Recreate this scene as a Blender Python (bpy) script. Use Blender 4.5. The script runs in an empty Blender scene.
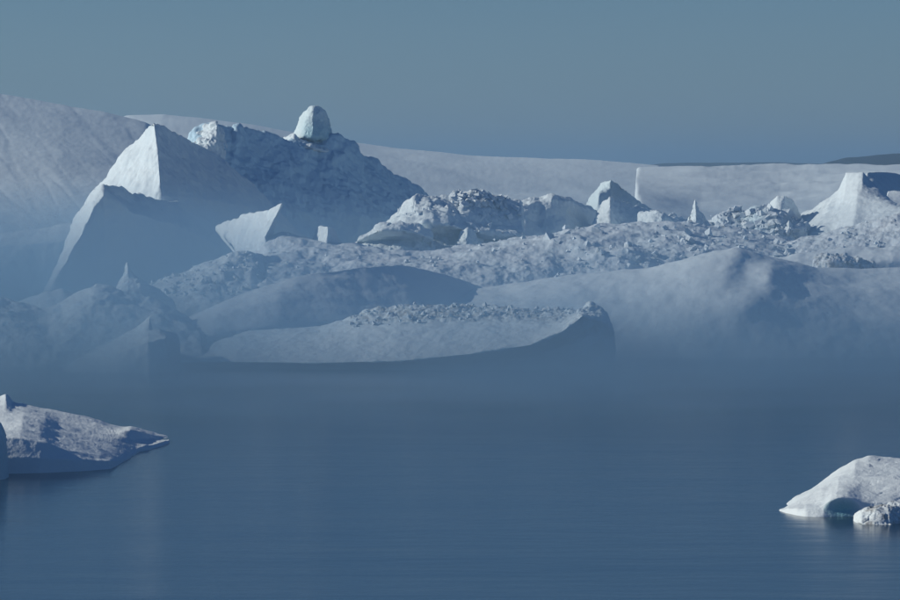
import bpy, math
import numpy as np

# ------------------------------------------------------------------ camera
SC = bpy.context.scene
COL = SC.collection
CAM_H, FPX, HORIZON = 45.0, 5000.0, 167.0          # metres, focal length and horizon in 900x600 photo pixels
PITCH = math.atan((300.0 - HORIZON) / FPX)
cam_data = bpy.data.cameras.new('camera')
cam_data.sensor_width = 36.0
cam_data.lens = FPX / 900.0 * 36.0
cam_data.clip_start = 1.0
cam_data.clip_end = 100000.0
cam = bpy.data.objects.new('camera', cam_data)
cam.location = (0, 0, CAM_H)
cam.rotation_euler = (math.pi / 2 - PITCH, 0, 0)
COL.objects.link(cam)
SC.camera = cam

# ------------------------------------------------------------------ sky, sun, exposure
SUN_AZ = math.radians(-90)        # measured from straight ahead (+Y) towards the right: the sun stands square to the left
SUN_EL = math.radians(26)
sun_dir = (math.sin(SUN_AZ) * math.cos(SUN_EL), math.cos(SUN_AZ) * math.cos(SUN_EL), math.sin(SUN_EL))
world = bpy.data.worlds.new('World')
SC.world = world
world.use_nodes = True
wn, wl = world.node_tree.nodes, world.node_tree.links
wn.clear()
sky = wn.new('ShaderNodeTexSky')
sky.sky_type = 'NISHITA'
sky.sun_disc = False
sky.sun_elevation = SUN_EL
sky.sun_rotation = SUN_AZ
sky.altitude = 0
sky.air_density = 0.85
sky.dust_density = 0.0
sky.ozone_density = 10.0
bg = wn.new('ShaderNodeBackground')
bg.inputs['Strength'].default_value = 0.072
wo = wn.new('ShaderNodeOutputWorld')
wl.new(sky.outputs[0], bg.inputs['Color'])
wl.new(bg.outputs[0], wo.inputs['Surface'])

sun_data = bpy.data.lights.new('sun', 'SUN')
sun_data.energy = 4.45
sun_data.angle = math.radians(0.5)
sun_data.color = (1.0, 0.93, 0.79)
sun = bpy.data.objects.new('sun', sun_data)
from mathutils import Vector
sun.rotation_euler = Vector(sun_dir).to_track_quat('Z', 'Y').to_euler()
sun.location = (-300, 900, 400)
COL.objects.link(sun)

SC.view_settings.view_transform = 'Standard'
SC.view_settings.look = 'None'
SC.view_settings.gamma = 1.0
SC.view_settings.use_curve_mapping = False
SC.view_settings.exposure = -0.38
SC.cycles.max_bounces = 5
SC.cycles.diffuse_bounces = 1
SC.cycles.glossy_bounces = 2
SC.cycles.transmission_bounces = 2
SC.cycles.volume_bounces = 1
SC.cycles.use_denoising = True
SC.cycles.sample_clamp_indirect = 4.0
try:
    SC.cycles.denoiser = 'OPENIMAGEDENOISE'
except Exception:
    pass

# ------------------------------------------------------------------ noise (numpy)
_rng = np.random.default_rng(11)
_perm = np.concatenate([_rng.permutation(256)] * 3)
_grad = _rng.normal(size=(256, 3))
_grad /= np.linalg.norm(_grad, axis=1)[:, None]
_rand = _rng.random((256, 4))


def perlin(p):
    i = np.floor(p).astype(np.int64)
    f = p - i
    w = f * f * f * (f * (f * 6 - 15) + 10)
    i &= 255
    out = 0
    for dx in (0, 1):
        for dy in (0, 1):
            for dz in (0, 1):
                h = _perm[_perm[_perm[(i[:, 0] + dx) & 255] + ((i[:, 1] + dy) & 255)] + ((i[:, 2] + dz) & 255)]
                g = _grad[h]
                d = (f[:, 0] - dx) * g[:, 0] + (f[:, 1] - dy) * g[:, 1] + (f[:, 2] - dz) * g[:, 2]
                out = out + d * (w[:, 0] if dx else 1 - w[:, 0]) * (w[:, 1] if dy else 1 - w[:, 1]) * (w[:, 2] if dz else 1 - w[:, 2])
    return out * 1.5


def fbm(p, octaves=4, gain=0.5, lac=2.03):
    a, s, t = 1.0, 0.0, p
    for k in range(octaves):
        s = s + a * perlin(t + 17.3 * k)
        a *= gain
        t = t * lac
    return s


def ridged(p, octaves=4, gain=0.5):
    a, s, t = 1.0, 0.0, p
    for k in range(octaves):
        s = s + a * (0.5 - 1.6 * np.abs(perlin(t + 31.7 * k)))
        a *= gain
        t = t * 2.07
    return s


def cell(p):
    """blocky rubble: height of the nearest block, dipping towards its edges"""
    i = np.floor(p).astype(np.int64)
    n = len(p)
    f1 = np.full(n, 9.0); f2 = np.full(n, 9.0); hv = np.zeros(n)
    for dx in (-1, 0, 1):
        for dy in (-1, 0, 1):
            for dz in (-1, 0, 1):
                c = i + (dx, dy, dz)
                q = c & 255
                h = _perm[_perm[_perm[q[:, 0]] + q[:, 1]] + q[:, 2]]
                r = _rand[h]
                d = np.sqrt(((c + r[:, :3] - p) ** 2).sum(1))
                near = d < f1
                f2 = np.where(near, f1, np.minimum(f2, d))
                hv = np.where(near, r[:, 3], hv)
                f1 = np.where(near, d, f1)
    return hv - 0.5 + 0.8 * np.clip(f2 - f1, 0, 0.4)


def crack(p):
    """thin grooves"""
    return -np.exp(-(perlin(p) * 11.0) ** 2) * (0.35 + 0.65 * sstep(-0.1, 0.3, perlin(p * 0.37 + 9.1)))


NOISES = {'crack': crack, 'fbm': lambda p: fbm(p), 'soft': lambda p: fbm(p, 2, 0.4), 'ridge': lambda p: ridged(p), 'cell': cell}


def sstep(a, b, x):
    t = np.clip((x - a) / (b - a), 0, 1)
    return t * t * (3 - 2 * t)


# ------------------------------------------------------------------ placing: photo direction + real distance -> world point
_cp, _sp = math.cos(PITCH), math.sin(PITCH)


def at(px, py, D):
    a, b = (px - 450.0) / FPX, -(py - 300.0) / FPX
    dx, dy, dz = a, _cp + b * _sp, -_sp + b * _cp
    t = D / dy
    return (dx * t, D, CAM_H + dz * t)


def water_y(D, z=-0.3):
    """photo row where a point z metres above the water stands at distance D"""
    k = (z - CAM_H) / D                    # dz/dy
    b = (k * _cp + _sp) / (_cp - k * _sp)
    return 300.0 - b * FPX


# ------------------------------------------------------------------ materials
def ice_material(name, snow, clear=(0.30, 0.55, 0.66), dirt=(0.20, 0.19, 0.18), bump=0.35, grain=0.9, rough=0.65, tint_amt=0.12, sss=0.0):
    m = bpy.data.materials.new(name)
    m.use_nodes = True
    n, l = m.node_tree.nodes, m.node_tree.links
    bs = n['Principled BSDF']
    bs.inputs['Roughness'].default_value = rough
    bs.inputs['IOR'].default_value = 1.31
    bs.inputs['Specular IOR Level'].default_value = 0.3
    geo = n.new('ShaderNodeNewGeometry')
    # broad snow tone variation (wind crust, old blue ice showing through)
    n1 = n.new('ShaderNodeTexNoise'); n1.inputs['Scale'].default_value = 0.11; n1.inputs['Detail'].default_value = 7
    n1.inputs['Roughness'].default_value = 0.62
    l.new(geo.outputs['Position'], n1.inputs['Vector'])
    r1 = n.new('ShaderNodeMapRange'); r1.inputs['From Min'].default_value = 0.38; r1.inputs['From Max'].default_value = 0.72
    r1.inputs['To Max'].default_value = tint_amt * 2.2
    l.new(n1.outputs['Fac'], r1.inputs['Value'])
    mx1 = n.new('ShaderNodeMix'); mx1.data_type = 'RGBA'
    mx1.inputs[6].default_value = (*snow, 1); mx1.inputs[7].default_value = (0.52, 0.68, 0.80, 1)
    l.new(r1.outputs[0], mx1.inputs[0])
    # clear ice
    ac = n.new('ShaderNodeAttribute'); ac.attribute_name = 'clear'
    mx2 = n.new('ShaderNodeMix'); mx2.data_type = 'RGBA'; mx2.inputs[7].default_value = (*clear, 1)
    l.new(mx1.outputs[2], mx2.inputs[6]); l.new(ac.outputs['Fac'], mx2.inputs[0])
    # dirt in shaped patches
    ad = n.new('ShaderNodeAttribute'); ad.attribute_name = 'dirt'
    n2 = n.new('ShaderNodeTexNoise'); n2.inputs['Scale'].default_value = 0.55; n2.inputs['Detail'].default_value = 6
    n2.inputs['Roughness'].default_value = 0.7
    l.new(geo.outputs['Position'], n2.inputs['Vector'])
    r2 = n.new('ShaderNodeMapRange'); r2.inputs['From Min'].default_value = 0.44; r2.inputs['From Max'].default_value = 0.68
    l.new(n2.outputs['Fac'], r2.inputs['Value'])
    mu = n.new('ShaderNodeMath'); mu.operation = 'MULTIPLY'
    l.new(r2.outputs[0], mu.inputs[0]); l.new(ad.outputs['Fac'], mu.inputs[1])
    mx3 = n.new('ShaderNodeMix'); mx3.data_type = 'RGBA'; mx3.inputs[7].default_value = (*dirt, 1)
    l.new(mx2.outputs[2], mx3.inputs[6]); l.new(mu.outputs[0], mx3.inputs[0])
    l.new(mx3.outputs[2], bs.inputs['Base Color'])
    # clear ice is glossier
    rr = n.new('ShaderNodeMapRange'); rr.inputs['To Min'].default_value = rough; rr.inputs['To Max'].default_value = 0.28
    l.new(ac.outputs['Fac'], rr.inputs['Value']); l.new(rr.outputs[0], bs.inputs['Roughness'])
    # fine relief
    n3 = n.new('ShaderNodeTexNoise'); n3.inputs['Scale'].default_value = grain; n3.inputs['Detail'].default_value = 5
    n3.inputs['Roughness'].default_value = 0.6
    l.new(geo.outputs['Position'], n3.inputs['Vector'])
    bp = n.new('ShaderNodeBump'); bp.inputs['Strength'].default_value = bump; bp.inputs['Distance'].default_value = 0.5
    l.new(n3.outputs['Fac'], bp.inputs['Height']); l.new(bp.outputs[0], bs.inputs['Normal'])
    return m


M_SNOW = ice_material('snow_ice', (0.72, 0.83, 0.90), bump=0.3, tint_amt=0.08)
M_SMOOTH = ice_material('wind_packed_snow', (0.73, 0.83, 0.90), bump=0.12, grain=0.7, tint_amt=0.04)
M_RUBBLE = ice_material('brash_ice', (0.71, 0.80, 0.88), bump=0.3, grain=1.1, tint_amt=0.22)
M_GLACIER = ice_material('glacier_snow', (0.70, 0.82, 0.90), bump=0.2, grain=0.25, tint_amt=0.06)
M_BLUE = ice_material('shaded_blue_ice', (0.52, 0.74, 0.90), bump=0.4, tint_amt=0.15)  # bluish glacier ice, base pushed bluer to put shade into the massif's colour
M_NEAR = ice_material('wet_snow_ice', (0.77, 0.86, 0.91), clear=(0.22, 0.50, 0.58), bump=0.28, grain=2.2, tint_amt=0.06)


# ------------------------------------------------------------------ mesh building
def set_attr(me, name, arr):
    a = me.attributes.new(name, 'FLOAT', 'POINT')
    a.data.foreach_set('value', np.asarray(arr, dtype=np.float32))


def mesh_from(name, V, F, mat, smooth=True, attrs=None):
    me = bpy.data.meshes.new(name)
    V = np.asarray(V, dtype=np.float32); F = np.asarray(F, dtype=np.int32)
    k = F.shape[1]
    me.vertices.add(len(V)); me.vertices.foreach_set('co', V.ravel())
    me.loops.add(F.size); me.loops.foreach_set('vertex_index', F.ravel())
    me.polygons.add(len(F)); me.polygons.foreach_set('loop_start', np.arange(0, F.size, k, dtype=np.int32))
    me.update(calc_edges=True)
    me.polygons.foreach_set('use_smooth', np.full(len(F), smooth))
    for kk, a in (attrs or {}).items():
        set_attr(me, kk, a)
    me.materials.append(mat)
    me.validate()
    o = bpy.data.objects.new(name, me)
    COL.objects.link(o)
    return o


def grid_faces(nr, nc):
    i = np.arange(nr - 1)[:, None] * nc + np.arange(nc - 1)[None]
    return np.stack([i, i + 1, i + nc + 1, i + nc], -1).reshape(-1, 4)


def resample(rows):
    """rows of (px, py, D); equal counts are matched by index, otherwise by fraction of their x span"""
    if len({len(r) for r in rows}) == 1:
        return np.array(rows, float)
    us = set()
    fr = []
    for r in rows:
        x = np.array([q[0] for q in r], float)
        u = (x - x[0]) / (x[-1] - x[0])
        fr.append(u); us |= {round(v, 4) for v in u}
    us = np.array(sorted(us))
    out = []
    for r, u in zip(rows, fr):
        a = np.array(r, float)
        out.append(np.stack([np.interp(us, u, a[:, k]) for k in range(3)], 1))
    return np.array(out)


def R(D, *pts):
    """a control row: every pt is (px, py or None for the waterline[, distance offset])"""
    out = []
    for p in pts:
        d = D + (p[2] if len(p) > 2 else 0)
        y = water_y(d) if p[1] is None else p[1]
        out.append((p[0], y, d))
    return out


def blur(G, n, axis_wts=(1, 1)):
    for _ in range(n):
        H = G.copy()
        if axis_wts[0]:
            H[1:-1] = 0.5 * G[1:-1] + 0.25 * (G[:-2] + G[2:])
        G = H
        H = G.copy()
        if axis_wts[1]:
            H[:, 1:-1] = 0.5 * G[:, 1:-1] + 0.25 * (G[:, :-2] + G[:, 2:])
        G = H
    return G


def normals(P):
    du = np.gradient(P, axis=1); dv = np.gradient(P, axis=0)
    N = np.cross(du, dv)
    N /= np.linalg.norm(N, axis=2, keepdims=True) + 1e-9
    return N


DIAG = ((0.62, 0.0, 0.78), (0.022, 0.0, -0.022), (0.0, 0.02, 0.0))      # streaks running down to the right
DIAG2 = ((0.25, 0.0, 0.97), (0.03, 0.0, -0.01), (0.0, 0.02, 0.0))


def ice(name, rows, mat=None, step=1.0, smooth=3, back=25.0, noise=(), seed=0, clear=None, dirt=None, bottom=-3.0, foot=0.6,
        parent=None, label=None, cat='iceberg', group=None, kind=None, back_drop=1.0, pinch=0.12):
    """A solid lofted through control rows running from the front foot up to the crest; behind the crest it falls away over
    `back` metres, and its ends and foot go below the water. Noise layers push the surface in and out along its normal."""
    C = resample(rows)                                   # (m, n, 3) in photo direction + distance
    # things that run out of the picture go on beyond it: land simply continues, ice tapers down to the water
    for end in (0, -1):
        x_end = C[:, end, 0].mean()
        if -45 < x_end < -25 or 930 < x_end < 970:
            sg = -1 if end == 0 else 1
            wy = np.array([water_y(d) for d in C[:, end, 2]])
            add = []
            for dx, tt in (((150, 0.0), (320, 0.25), (480, 1.0)) if kind == 'structure' else ((30, 0.22), (65, 0.6), (95, 1.0))):
                q = C[:, end].copy(); q[:, 0] += sg * dx; q[:, 1] += np.maximum(wy - q[:, 1], 0) * tt
                q[:, 2] += 0.12 * dx * (kind != 'structure')
                add.append(q[:, None])
            C = np.concatenate(add[::-1] + [C], 1) if end == 0 else np.concatenate([C] + add, 1)
    m, n = C.shape[:2]
    segu = np.maximum(1, np.ceil(np.linalg.norm(np.diff(C[..., :2], axis=1), axis=2).max(0) / step)).astype(int)
    segv = np.maximum(1, np.ceil(np.linalg.norm(np.diff(C[..., :2], axis=0), axis=2).max(1) / step)).astype(int)
    segv = np.maximum(segv, 3)
    iu = np.concatenate([np.arange(s) / s + k for k, s in enumerate(segu)] + [[n - 1]])
    iv = np.concatenate([np.arange(s) / s + k for k, s in enumerate(segv)] + [[m - 1]])
    def lerp(A, t, axis):
        k = np.clip(np.floor(t).astype(int), 0, A.shape[axis] - 2); f = t - k
        sh = [1, 1, 1]; sh[axis] = len(t)
        f = f.reshape(sh)
        return np.take(A, k, axis) * (1 - f) + np.take(A, k + 1, axis) * f
    G = lerp(lerp(C, iu, 1), iv, 0)
    G = blur(G, smooth)
    px, py = G[..., 0].copy(), G[..., 1].copy()
    a, b = (G[..., 0] - 450) / FPX, -(G[..., 1] - 300) / FPX
    t = G[..., 2] / (_cp + b * _sp)
    P = np.stack([a * t, G[..., 2], CAM_H + (-_sp + b * _cp) * t], -1)
    # far side
    nb = 14
    crest = P[-1]
    f = (np.arange(1, nb + 1) / nb)[:, None]
    hz = np.maximum(crest[:, 2] - bottom, 0)
    zmax = max(hz.max(), 1e-3)
    Bk = np.zeros((nb, P.shape[1], 3))
    Bk[..., 0] = crest[None, :, 0] + (crest[:, 0].mean() - crest[None, :, 0]) * f * pinch
    Bk[..., 1] = crest[None, :, 1] + f * back * (0.35 + 0.65 * (hz / zmax))[None]
    Bk[..., 2] = bottom + hz[None] * (1 - f ** 1.5) * back_drop + (1 - back_drop) * hz[None] * (1 - f ** 6)
    Fr = P[:1].copy(); Fr[..., 1] -= foot; Fr[..., 2] = np.minimum(bottom, Fr[..., 2] - 0.5) if bottom is not None else Fr[..., 2]
    ext = lambda A: np.concatenate([A[:1], A, np.repeat(A[-1:], nb, 0)], 0)
    P = np.concatenate([Fr, P, Bk], 0)
    px, py = ext(px), ext(py)
    # ends
    L = P[:, :1].copy(); L[..., 0] = np.maximum(L[..., 0], P[0, 0, 0]) - 0.4; L[..., 2] = np.minimum(L[..., 2], bottom)
    Rr = P[:, -1:].copy(); Rr[..., 0] = np.minimum(Rr[..., 0], P[0, -1, 0]) + 0.4; Rr[..., 2] = np.minimum(Rr[..., 2], bottom)
    P = np.concatenate([L, P, Rr], 1)
    px = np.concatenate([px[:, :1], px, px[:, -1:]], 1); py = np.concatenate([py[:, :1], py, py[:, -1:]], 1)
    nr, nc = P.shape[:2]
    if noise:
        N = normals(P)
        disp = np.zeros(nr * nc)
        pts = P.reshape(-1, 3)
        for lay in noise:
            kd, sc, amp = lay[:3]
            an = np.array(lay[3] if len(lay) > 3 and lay[3] is not None else (1, 1, 1), float)
            v = NOISES[kd]((pts @ an.T if an.ndim == 2 else pts * an) / sc + seed * 7.77 + 3.1) * amp
            if len(lay) > 4 and lay[4] is not None:
                v = v * lay[4](px.ravel(), py.ravel())
            disp += v
        P = P + N * disp.reshape(nr, nc, 1)
    at_ = {'clear': np.zeros(nr * nc), 'dirt': np.zeros(nr * nc)}
    if clear is not None:
        at_['clear'] = clear(px.ravel(), py.ravel()) + np.zeros(nr * nc)
    if dirt is not None:
        at_['dirt'] = dirt(px.ravel(), py.ravel()) + np.zeros(nr * nc)
    base = np.array([P[..., 0].mean(), P[..., 1].mean(), 0.0])
    if parent is not None:
        base = np.array(parent.location)
    o = mesh_from(name, P.reshape(-1, 3) - base, grid_faces(nr, nc), mat or M_SNOW, attrs=at_)
    if parent is not None:
        o.parent = parent
    else:
        o.location = base
        if kind:
            o['kind'] = kind
        else:
            o['category'] = cat
        if label:
            o['label'] = label
        if group:
            o['group'] = group
    if parent is not None and kind:
        o['kind'] = kind
    return o


# template block shapes for rubble
def _block(seed):
    r = np.random.default_rng(seed)
    V = np.array([(x, y, z) for x in (-1, 1) for y in (-1, 1) for z in (-1, 1)], float) * (1, .85, .75)
    V += r.normal(scale=0.28, size=V.shape)
    F = np.array([(0, 1, 3), (0, 3, 2), (4, 6, 7), (4, 7, 5), (0, 4, 5), (0, 5, 1), (2, 3, 7), (2, 7, 6), (0, 2, 6), (0, 6, 4), (1, 5, 7), (1, 7, 3)])
    return V, F


BLOCKS = [_block(s) for s in range(14)]


def rubble(parent, n, region, size=(0.35, 1.1), seed=1, mat=None, name='ice_rubble'):
    """loose broken blocks lying on a berg: region(px, py) -> bool picks where on its front"""
    r = np.random.default_rng(seed)
    me = parent.data
    V = np.empty(len(me.vertices) * 3, np.float32); me.vertices.foreach_get('co', V)
    V = V.reshape(-1, 3)
    W = V + np.array(parent.location)
    # photo direction of every vertex
    y = W[:, 1]; q = (W[:, 2] - CAM_H) / y
    bb = (q * _cp + _sp) / (_cp - q * _sp)
    tt = y / (_cp + bb * _sp)
    px = W[:, 0] / tt * FPX + 450; py = 300 - bb * FPX
    ok = np.flatnonzero(region(px, py) & (W[:, 2] > 0.3))
    if len(ok) == 0:
        return None
    pick = r.choice(ok, n)
    vs, fs, off = [], [], 0
    for k in pick:
        bv, bf = BLOCKS[r.integers(len(BLOCKS))]
        s = size[0] + (size[1] - size[0]) * r.random() ** 2.2
        q4 = r.normal(size=4); q4 /= np.linalg.norm(q4); w, x, yy, z = q4
        M = np.array([[1 - 2 * (yy * yy + z * z), 2 * (x * yy - z * w), 2 * (x * z + yy * w)], [2 * (x * yy + z * w), 1 - 2 * (x * x + z * z), 2 * (yy * z - x * w)],
                      [2 * (x * z - yy * w), 2 * (yy * z + x * w), 1 - 2 * (x * x + yy * yy)]])
        p = (bv * s) @ M.T + V[k] + r.normal(scale=0.25, size=3)
        vs.append(p); fs.append(bf + off); off += len(bv)
    Vv = np.concatenate(vs); Ff = np.concatenate(fs)
    o = mesh_from(name, Vv, Ff, mat or M_RUBBLE, smooth=False, attrs={'clear': np.zeros(len(Vv)), 'dirt': np.repeat(r.random(n) ** 3 * 0.7, 8)})
    o.parent = parent
    o['kind'] = 'stuff'
    return o


def box(px0, px1, py0, py1, soft=6.0):
    """soft mask over a patch of a berg's front"""
    return lambda x, y: sstep(px0 - soft, px0 + soft, x) * (1 - sstep(px1 - soft, px1 + soft, x)) * sstep(py0 - soft, py0 + soft, y) * (1 - sstep(py1 - soft, py1 + soft, y))

#@@STRUCTURE
# ------------------------------------------------------------------ water
def make_water():
    xs = np.concatenate([[-40000, -8000, -2000], np.linspace(-400, 400, 9), [2000, 8000, 40000]])
    ys = np.concatenate([[-2000, 0, 150], np.linspace(300, 1400, 12), [2500, 6000, 15000, 45000]])
    X, Y = np.meshgrid(xs, ys)
    V = np.stack([X, Y, np.zeros_like(X)], -1).reshape(-1, 3)
    m = bpy.data.materials.new('calm_sea_water')
    m.use_nodes = True
    n, l = m.node_tree.nodes, m.node_tree.links
    bs = n['Principled BSDF']
    bs.inputs['Base Color'].default_value = (0.010, 0.035, 0.065, 1)
    bs.inputs['Roughness'].default_value = 0.17
    bs.inputs['IOR'].default_value = 1.33
    geo = n.new('ShaderNodeNewGeometry')
    hs = []
    for sc, st, dist in ((0.22, (0.45, 1.0, 1.0), 0.09), (0.9, (0.5, 1.0, 1.0), 0.02), (0.03, (0.4, 1.0, 1.0), 0.5)):
        mp = n.new('ShaderNodeMapping'); mp.inputs['Scale'].default_value = st
        l.new(geo.outputs['Position'], mp.inputs['Vector'])
        t = n.new('ShaderNodeTexNoise'); t.inputs['Scale'].default_value = sc; t.inputs['Detail'].default_value = 3
        l.new(mp.outputs[0], t.inputs['Vector'])
        mm = n.new('ShaderNodeMath'); mm.operation = 'MULTIPLY'; mm.inputs[1].default_value = dist
        l.new(t.outputs['Fac'], mm.inputs[0])
        hs.append(mm)
    a1 = n.new('ShaderNodeMath'); a1.operation = 'ADD'; l.new(hs[0].outputs[0], a1.inputs[0]); l.new(hs[1].outputs[0], a1.inputs[1])
    a2 = n.new('ShaderNodeMath'); a2.operation = 'ADD'; l.new(a1.outputs[0], a2.inputs[0]); l.new(hs[2].outputs[0], a2.inputs[1])
    bp = n.new('ShaderNodeBump'); bp.inputs['Strength'].default_value = 0.5; bp.inputs['Distance'].default_value = 1.0
    l.new(a2.outputs[0], bp.inputs['Height']); l.new(bp.outputs[0], bs.inputs['Normal'])
    o = mesh_from('water', V, grid_faces(len(ys), len(xs)), m, smooth=False)
    o['kind'] = 'structure'
    o['label'] = 'calm dark blue fjord water under low mist'
    return o


make_water()

# ------------------------------------------------------------------ far land and glacier
M_LAND = bpy.data.materials.new('bare_far_rock')
M_LAND.use_nodes = True
_b = M_LAND.node_tree.nodes['Principled BSDF']
_n = M_LAND.node_tree.nodes.new('ShaderNodeTexNoise'); _n.inputs['Scale'].default_value = 0.004; _n.inputs['Detail'].default_value = 6
_r = M_LAND.node_tree.nodes.new('ShaderNodeValToRGB')
_r.color_ramp.elements[0].color = (0.008, 0.022, 0.045, 1); _r.color_ramp.elements[1].color = (0.018, 0.036, 0.066, 1)
_g = M_LAND.node_tree.nodes.new('ShaderNodeNewGeometry')
M_LAND.node_tree.links.new(_g.outputs['Position'], _n.inputs['Vector'])
M_LAND.node_tree.links.new(_n.outputs['Fac'], _r.inputs['Fac'])
M_LAND.node_tree.links.new(_r.outputs['Color'], _b.inputs['Base Color'])
_b.inputs['Roughness'].default_value = 0.9

ice('far_hill', [R(5600, (815, None), (840, None), (870, None), (905, None), (960, None)),
                 R(5800, (815, 166), (845, 160), (872, 157), (905, 155), (960, 158))], M_LAND, step=2, smooth=4, back=600,
    noise=[('fbm', 120, 5)], kind='structure', label='dark blue far hill low on the right horizon')
ice('far_shore', [R(9000, (640, None), (680, None), (740, None), (800, None), (840, None)),
                  R(9300, (640, 165.5), (665, 162.6), (700, 162.2), (760, 162.6), (840, 163.5))], M_LAND, step=3, smooth=3, back=900,
    noise=[('fbm', 150, 2)], kind='structure', label='thin dark far shore along the horizon')

# left snow slope
ice('left_glacier_slope', [
    R(2150, (-40, None), (60, None), (160, None), (260, None), (330, None)),
    R(2230, (-40, 225), (60, 226, 10), (160, 228, 22), (260, 236, 36), (330, 245, 44)),
    R(2440, (-40, 150), (60, 160, 20), (150, 178, 36), (250, 205, 52), (330, 238, 60)),
    R(2680, (-40, 84), (0, 94), (30, 100), (60, 105.5), (100, 113), (145, 123), (180, 140), (230, 170), (280, 205), (330, 236))],
    M_GLACIER, step=1.3, smooth=14, back=400,
    noise=[('fbm', 200, 3), ('ridge', 30, 0.3, DIAG), ('crack', 15, 0.16, DIAG), ('crack', 7, 0.16, DIAG), ('fbm', 4, 0.16)], seed=3,
    kind='structure', label='broad blue snow slope falling from the upper left edge')
# middle slope
ice('middle_glacier_slope', [
    R(2750, (60, None), (200, None), (350, None), (500, None), (660, None)),
    R(2850, (60, 205), (200, 210), (350, 214, 40), (500, 222, 80), (660, 226, 120)),
    R(3100, (60, 150), (200, 160), (350, 178, 60), (500, 190, 120), (660, 198, 170)),
    R(3400, (60, 128), (105, 120), (128, 114.5), (160, 113.5), (200, 118), (250, 125), (300, 133), (355, 142), (400, 147), (450, 151), (500, 154), (560, 158.5), (620, 163), (660, 166))],
    M_GLACIER, step=1.6, smooth=6, back=500,
    noise=[('fbm', 200, 3), ('ridge', 24, 0.3, DIAG2), ('crack', 22, 0.45, DIAG2), ('crack', 9, 0.35, DIAG2), ('fbm', 4, 0.15)], seed=5,
    kind='structure', label='long grey-white glacier slope running down to the right')
# right slab with a bright left edge
ice('right_glacier_plateau', [
    R(1950, (634, None), (640, None), (700, None), (780, None), (860, None), (940, None)),
    R(1985, (634, 214), (640, 206), (690, 216), (780, 226), (860, 226), (940, 226)),
    R(2060, (635, 196, 0), (637, 193, 0), (700, 206), (780, 208, 20), (860, 205, 30), (940, 205)),
    R(2260, (636, 180, 0), (638, 180, 0), (700, 183, 0), (780, 184, 40), (860, 180, 60), (940, 180)),
    R(2500, (637, 168.5, 0), (639, 167), (700, 165), (760, 165, 50), (830, 164.8, 70), (900, 166, 80), (940, 167, 80))],
    M_GLACIER, step=1.3, smooth=5, back=300,
    noise=[('fbm', 80, 2.0, None, lambda x, y: sstep(650, 700, x)), ('ridge', 40, 1.6, (0.5, 0.5, 2.0), lambda x, y: sstep(740, 800, x)), ('fbm', 8, 0.15)], seed=8,
    kind='structure', label='smooth pale glacier plateau at right with a bright left edge')

#@@OBJECTS
# ------------------------------------------------------------------ tall bergs at the left
I_ = ice('iceberg', [
    R(1350, (62, None, 20), (80, None, 18), (100, None, 14), (125, None, 8), (145, None, 4), (168, None, 0), (200, None, 22), (240, None, 45), (280, None, 70), (310, None, 90), (330, None, 100)),
    R(1362, (68, 240, 20), (84, 222, 18), (104, 210, 14), (128, 202, 8), (146, 198, 4), (161, 197, 0), (200, 198, 24), (240, 205, 48), (280, 222, 72), (310, 242, 92), (330, 270, 100)),
    R(1374, (72, 230, 28), (88, 200, 24), (112, 175, 18), (134, 157, 12), (148, 148, 6), (158, 152, 0), (185, 158, 20), (225, 172, 45), (268, 203, 70), (302, 234, 90), (328, 275, 98)),
    R(1382, (74, 226, 34), (93, 190, 30), (117, 162, 24), (130, 147, 18), (143, 133, 10), (153.5, 121.5, 0), (175, 132, 14), (214, 153, 42), (258, 190, 68), (297, 230, 88), (326, 280, 96))],
    M_SNOW, smooth=1, back=45, noise=[('fbm', 14, 0.9), ('ridge', 7, 0.3, (1, 1, 0.25)), ('fbm', 3, 0.28)], seed=1,
    label='tall pyramid iceberg with one brilliant white left face and a blue shaded side')
H_ = ice('iceberg', [
    R(1300, (40, None, -14), (52, None, -12), (66, None, -9), (80, None, -6), (95, None, -3), (110, None, 0), (135, None, 10), (165, None, 24), (195, None, 40), (225, None, 56), (250, None, 68), (262, None, 74)),
    R(1306, (47, 293, -12), (58, 275, -11), (71, 252, -9), (83, 231, -6), (94, 207, -3), (104, 196, 0), (130, 212, 10), (160, 220, 24), (190, 230, 40), (220, 250, 56), (240, 270, 66), (255, 300, 72)),
    R(1312, (47, 291, -6), (56, 271, 0), (68, 247, 4), (79, 222, 4), (92, 197, 2), (103.2, 185.5, 0), (125, 198, 12), (152, 208, 26), (182, 214, 42), (212, 234, 56), (232, 258, 66), (250, 298, 72)),
    R(1316, (46.5, 290, 4), (54, 269, 14), (65.5, 243, 20), (76, 218, 20), (89, 196, 14), (103, 182.5, 0), (121, 187, 10), (142, 197, 24), (176, 203, 42), (205, 221, 56), (228, 243, 66), (248, 296, 72))],
    M_SNOW, smooth=1, back=40, noise=[('fbm', 14, 0.9), ('ridge', 10, 0.6, (1, 1, 0.3)), ('fbm', 3, 0.25)], seed=2,
    label='blue shaded wedge iceberg with a thin bright left edge, before the tall white pyramid')

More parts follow.
